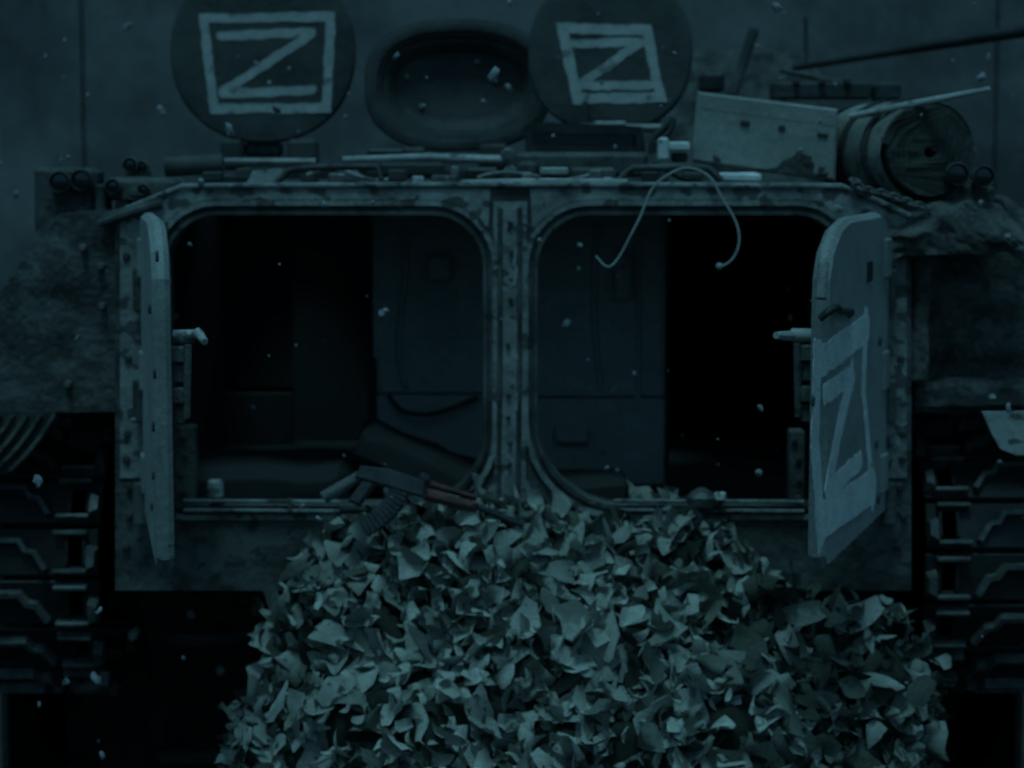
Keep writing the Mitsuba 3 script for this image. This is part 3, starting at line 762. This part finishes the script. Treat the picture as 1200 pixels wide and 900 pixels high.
tag(k, 'thin pale pole lying across the top of the rolled tarpaulin', 'pole')
wb = thing('white_fitting', 'small white plastic fitting standing on the roof left of the pale crate', 'fitting')
obj('upright', span(772, 161, 784, 188, 0.12, 0.05, 0.006), 'white_plastic', wb)
obj('arm', span(783, 166, 809, 177, 0.125, 0.045, 0.005), 'white_plastic', wb)
obj('foot', span(788, 179, 806, 190, 0.14, 0.05, 0.004), 'hatch_paint', wb)
wire = spline([C(845, 312, -0.05), C(856, 306, -0.05), (C(866, 285, -0.05)), C(860, 255, -0.04), C(845, 230, -0.03), C(832, 208, -0.02), C(806, 197, 0.0), C(786, 203, -0.02), C(766, 219, -0.03), C(752, 250, -0.04), C(738, 278, -0.05), C(722, 306, -0.05), C(713, 313, -0.055), C(705, 308, -0.05), C(698, 300, -0.045)], 90)
k = obj('bent_wire', [tube(wire, 0.0028, 6), trimesh.creation.icosphere(2, 0.008).apply_translation(C(843, 312, -0.05))], 'cord', smooth=True)
tag(k, 'thin bent wire hanging in a loop from the roof handle over the right doorway', 'wire')

# ------------------------------------------------------------------ camouflage net heap
rows = [(578, 402, 850, 0.22), (584, 398, 852, -0.02), (592, 392, 856, -0.06), (640, 345, 878, -0.18), (690, 330, 985, -0.27), (735, 305, 1062, -0.36), (790, 286, 1094, -0.43), (850, 266, 1092, -0.50), (910, 250, 1096, -0.56), (1010, 232, 1100, -0.68), (1150, 200, 1120, -0.85), (1190, 170, 1160, -0.95)]
rows = np.array(rows, float)
rows[3:9, 1] += [8, 18, 18, 14, 10, 6]


def heap(t, phi):
    """t from 0 (on the sill) to 1 (on the ground), phi from -1 to 1 across."""
    s = t * (len(rows) - 1)
    r = np.array([np.interp(s, np.arange(len(rows)), rows[:, k]) for k in range(4)])
    a = phi * math.pi / 2
    mid, half = (r[1] + r[2]) / 2, (r[2] - r[1]) / 2
    Y = r[3] if r[3] > 0 else -0.012 + (r[3] + 0.012) * max(0.0, math.cos(a)) ** 0.55
    sc = (D + Y) / D
    q = C(mid + half * math.sin(a), r[0] + (26 * abs(math.sin(a)) ** 4 if s < 4 else 0), Y)
    return q


nt, npz = 90, 90
G = np.array([[heap(i / (nt - 1), -1 + 2 * j / (npz - 1)) for j in range(npz)] for i in range(nt)])
nx = np.cross(np.gradient(G, axis=1), np.gradient(G, axis=0))
nx /= np.maximum(np.linalg.norm(nx, axis=2, keepdims=True), 1e-9)
if (nx[nt // 2, npz // 2] @ [0, -1, 0.3]) < 0: nx = -nx
lump = (meshkit.fbm(G.reshape(-1, 3) * 5.5, 4, 12).reshape(nt, npz, 1) - 0.5) * 0.34
lump = np.where(np.linspace(0, 1, nt)[:, None, None] < 0.14, np.minimum(lump, 0.02), lump)
edge = np.sin(np.linspace(0, math.pi, npz)) ** 0.4
Gd = G + nx * lump * edge[None, :, None]
idx = np.arange(nt * npz).reshape(nt, npz)
F = np.vstack([np.c_[idx[:-1, :-1].ravel(), idx[1:, :-1].ravel(), idx[1:, 1:].ravel()], np.c_[idx[:-1, :-1].ravel(), idx[1:, 1:].ravel(), idx[:-1, 1:].ravel()]])
nm = trimesh.Trimesh(Gd.reshape(-1, 3) - nx.reshape(-1, 3) * 0.04, F, process=False)
net = thing('camouflage_net', 'big heap of leafy camouflage netting spilling from the doorways down to the ground', 'camouflage net')
obj('backing_mesh', nm, 'net_mesh', net, smooth=True)


def scrap(L, W):
    """One cut cloth flap of the garnish: an angular lozenge or strip, creased along a line, bent and twisted."""
    nu, nv = 7, 5
    u = np.linspace(0, 1, nu)
    v = np.linspace(-1, 1, nv)
    knee = [rnd.uniform(0.2, 0.8), rnd.uniform(0.2, 0.8)]
    e0, e1 = rnd.choice((0.05, 0.1, 0.45, 0.8)), rnd.choice((0.05, 0.1, 0.5))
    side = [np.where(u < k, e0 + (1 - e0) * u / k, e1 + (1 - e1) * (1 - u) / (1 - k)) for k in knee]
    jag = 1 + rng.uniform(-.14, .14, (nu, 2))
    bend, fold, tw = rnd.uniform(-1, 1) * 2.4, rnd.uniform(-1, 1) * 1.3, rnd.uniform(-1, 1) * 1.3
    kink, kz = rnd.uniform(0.3, 0.7), rnd.uniform(-1, 1) * 0.75
    slope, off = rnd.uniform(-.6, .6), rnd.uniform(-.4, .4)
    V_ = np.zeros((nu, nv, 3))
    for i in range(nu):
        th = bend * (u[i] - 0.5)
        cx = (math.sin(th) / bend if abs(bend) > .05 else u[i] - 0.5) * L
        cz = ((1 - math.cos(th)) / bend if abs(bend) > .05 else 0) * L + kz * L * max(0.0, u[i] - kink)
        for j in range(nv):
            k = 0 if v[j] < 0 else 1
            w = v[j] * side[k][i] * W / 2 * jag[i, k]
            z = fold * abs(w - off * W / 2 - slope * (u[i] - .5) * W)
            a = tw * (u[i] - .5)
            V_[i, j] = [cx, w * math.cos(a) - z * math.sin(a), cz + w * math.sin(a) + z * math.cos(a)]
    q = np.arange(nu * nv).reshape(nu, nv)
    f = np.vstack([np.c_[q[:-1, :-1].ravel(), q[1:, :-1].ravel(), q[1:, 1:].ravel()], np.c_[q[:-1, :-1].ravel(), q[1:, 1:].ravel(), q[:-1, 1:].ravel()]])
    return V_.reshape(-1, 3), f


def to_px(q):
    c, s = math.cos(PITCH), math.sin(PITCH)
    y, z = D + q[1], q[2] - ZC
    d = y * c - z * s
    return 600 + 2500 * q[0] / d, 450 - 2500 * (y * s + z * c) / d


tri = nm.area_faces.copy()
pxs = np.array([to_px(q) for q in nm.triangles_center])
tri = np.where(pxs[:, 1] > 940, tri * 0.12, tri)
cum = np.cumsum(tri) / tri.sum()
scraps = []
NS = 3000
for i in range(NS):
    f = int(np.searchsorted(cum, rng.random()))
    n = nm.face_normals[f]
    if n @ [0, -1, 0.4] < 0: n = -n
    w = rng.random(3); w /= w.sum()
    p = w @ nm.triangles[f]
    lift = (0.004 + 0.058 * rng.random() ** 1.3) * (0.4 if p[2] > ZC - 0.86 else 1.0)
    size = rng.random()
    L = 0.040 + 0.088 * size ** 2.2
    Wd = L * rnd.uniform(0.35, 0.8)
    vv, ff = scrap(L, Wd)
    nn = n + rng.normal(0, 0.85, 3)
    nn /= np.linalg.norm(nn)
    t = np.cross(nn, rng.normal(0, 1, 3) + np.array([0, 0, 0.4]))
    t /= np.linalg.norm(t)
    b = np.cross(nn, t)
    P = p + n * lift + vv[:, :1] * t + vv[:, 1:2] * b + vv[:, 2:] * nn
    patch = meshkit.noise(p[None] * 4.2, 3)[0]
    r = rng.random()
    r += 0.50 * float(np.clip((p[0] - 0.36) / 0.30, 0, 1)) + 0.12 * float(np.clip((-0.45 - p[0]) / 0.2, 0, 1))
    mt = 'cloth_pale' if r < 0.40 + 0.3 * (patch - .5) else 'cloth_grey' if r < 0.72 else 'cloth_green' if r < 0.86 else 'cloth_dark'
    x_, y_ = to_px(p)
    vis = 250 < x_ < 1110 and 570 < y_ < 900
    scraps.append((lift + 0.35 * L + (1 if vis else 0), mt, P, ff))
scraps.sort(key=lambda s: -s[0])
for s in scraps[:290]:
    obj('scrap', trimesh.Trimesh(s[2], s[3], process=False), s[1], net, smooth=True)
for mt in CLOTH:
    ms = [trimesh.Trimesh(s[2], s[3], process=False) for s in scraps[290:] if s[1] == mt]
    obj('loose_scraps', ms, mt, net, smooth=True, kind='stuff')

# ------------------------------------------------------------------ rifle on the net
rf = thing('assault_rifle', 'dark assault rifle with a reddish wooden handguard lying on top of the netting', 'rifle')
ra, rb = C(428, 556, -0.16), C(556, 592, -0.20)
dx = (rb - ra) / np.linalg.norm(rb - ra)
RP = Plane(ra, dx, np.cross(np.array([0.05, -1, 0.25]), dx))
mm = np.linalg.norm(rb - ra)
prf = lambda pts: Polygon(pts)
def bar(poly, th, bevel=0.004):
    ins = poly.buffer(-bevel, join_style='mitre')
    c = np.array(poly.exterior.coords)[:-1]; d_ = np.array(ins.exterior.coords)[:-1]
    return trimesh.convex.convex_hull(np.vstack([np.c_[c, np.full(len(c), z)] for z in (-th / 2 + bevel, th / 2 - bevel)] + [np.c_[d_, np.full(len(d_), z)] for z in (-th / 2, th / 2)]))
obj('receiver', RP.put(bar(prf([(-0.02, -0.014), (-0.015, 0.016), (0.05, 0.026), (0.14, 0.022), (0.15, -0.016)]), 0.032)), 'gunmetal', rf)
obj('handguard', RP.put(bar(prf([(0.146, -0.020), (0.146, 0.008), (0.27, 0.006), (0.27, -0.016)]), 0.038, 0.009)), 'red_wood', rf, smooth=40)
obj('upper_handguard', RP.put(bar(prf([(0.15, 0.010), (0.15, 0.026), (0.262, 0.022), (0.262, 0.010)]), 0.030, 0.006)), 'red_wood', rf, smooth=40)
obj('barrel', [RP.put(cyl((0.26, 0.0, 0), (0.38, -0.012, -0.03), 0.008, 12))], 'gunmetal', rf)
mg = spline([(0.088, -0.012, 0), (0.080, -0.05, 0), (0.060, -0.088, 0), (0.032, -0.118, 0)], 12)
ms = []
for i in range(11):
    q = (mg[i] + mg[i + 1]) / 2
    d_ = mg[i + 1] - mg[i]
    ms.append(move(cbox(np.linalg.norm(d_) * 1.06, 0.045, 0.024, 0.003), q, R([0, 0, 1], math.degrees(math.atan2(d_[1], d_[0])))))
obj('magazine', RP.put(trimesh.util.concatenate(ms)), 'gunmetal', rf)
obj('grip', RP.put(bar(prf([(0.0, -0.012), (0.032, -0.012), (0.010, -0.075), (-0.02, -0.07)]), 0.026, 0.006)), 'gunmetal', rf)
obj('stock', [tube([C(424, 556, -0.16), C(408, 566, -0.155), C(380, 583, -0.15)], [0.013, 0.014, 0.016], 8)], 'worn_steel', rf, smooth=50)
obj('rear_sight', RP.put(bar(prf([(0.12, 0.022), (0.124, 0.040), (0.146, 0.036), (0.15, 0.022)]), 0.014, 0.003)), 'gunmetal', rf)

k = obj('round_pot', [lumpy(move(dish(0.036, 0.030, [(None, 0.024), (0.026, 0.022), (0.010, 0.014), (0.0, 0.0), (0.004, -0.02), (None, -0.02)], 2, 32), C(822, 583, -0.03)), 0.004, 40, 3)], 'cleat_steel', smooth=40)
tag(k, 'small dark rounded pot sitting on the sill of the right doorway', 'pot')
q = C(253, 583, 0.0)
k = obj('small_canister', [cyl(q, q + [0, 0, 0.042], 0.019, 18, 0.004)], 'pale_steel', smooth=40)
tag(k, 'small pale canister standing on the sill of the left doorway', 'canister')
q = C(844, 583, -0.04)
k = obj('bottle_cap', [cyl(q - [0, 0, .006], q + [0, 0, 0.012], 0.014, 14, 0.003)], 'white_plastic', smooth=40)
tag(k, 'tiny white cap lying beside the dark pot on the sill', 'cap')

# ------------------------------------------------------------------ falling snow
ms = []
for i in range(260):
    y = rnd.uniform(-0.7, 0.7) if i % 3 else rnd.uniform(-0.4, 0.5)
    s = (D + y) / D
    q = np.array([rnd.uniform(-1.3, 1.3) * s, y, rnd.uniform(0.3, 2.4)])
    if y > 0 and not (0.0 < y): continue
    r = rnd.choice((0.0018, 0.0025, 0.0035, 0.0035, 0.005, 0.008))
    m = trimesh.creation.icosphere(1, r)
    m.apply_transform(np.diag([1, 1, rnd.uniform(0.6, 2.2), 1]))
    m.vertices += (rng.random(m.vertices.shape) - 0.5) * r * 0.9
    ms.append(move(m, q, R([0, 1, 0], rnd.uniform(-60, 60))))
obj('snowflakes', ms, 'snow', smooth=True, kind='stuff')
labels['snowflakes']['label'] = 'sparse pale snowflakes drifting in the air around the vehicle'
labels['snowflakes']['category'] = 'snow'
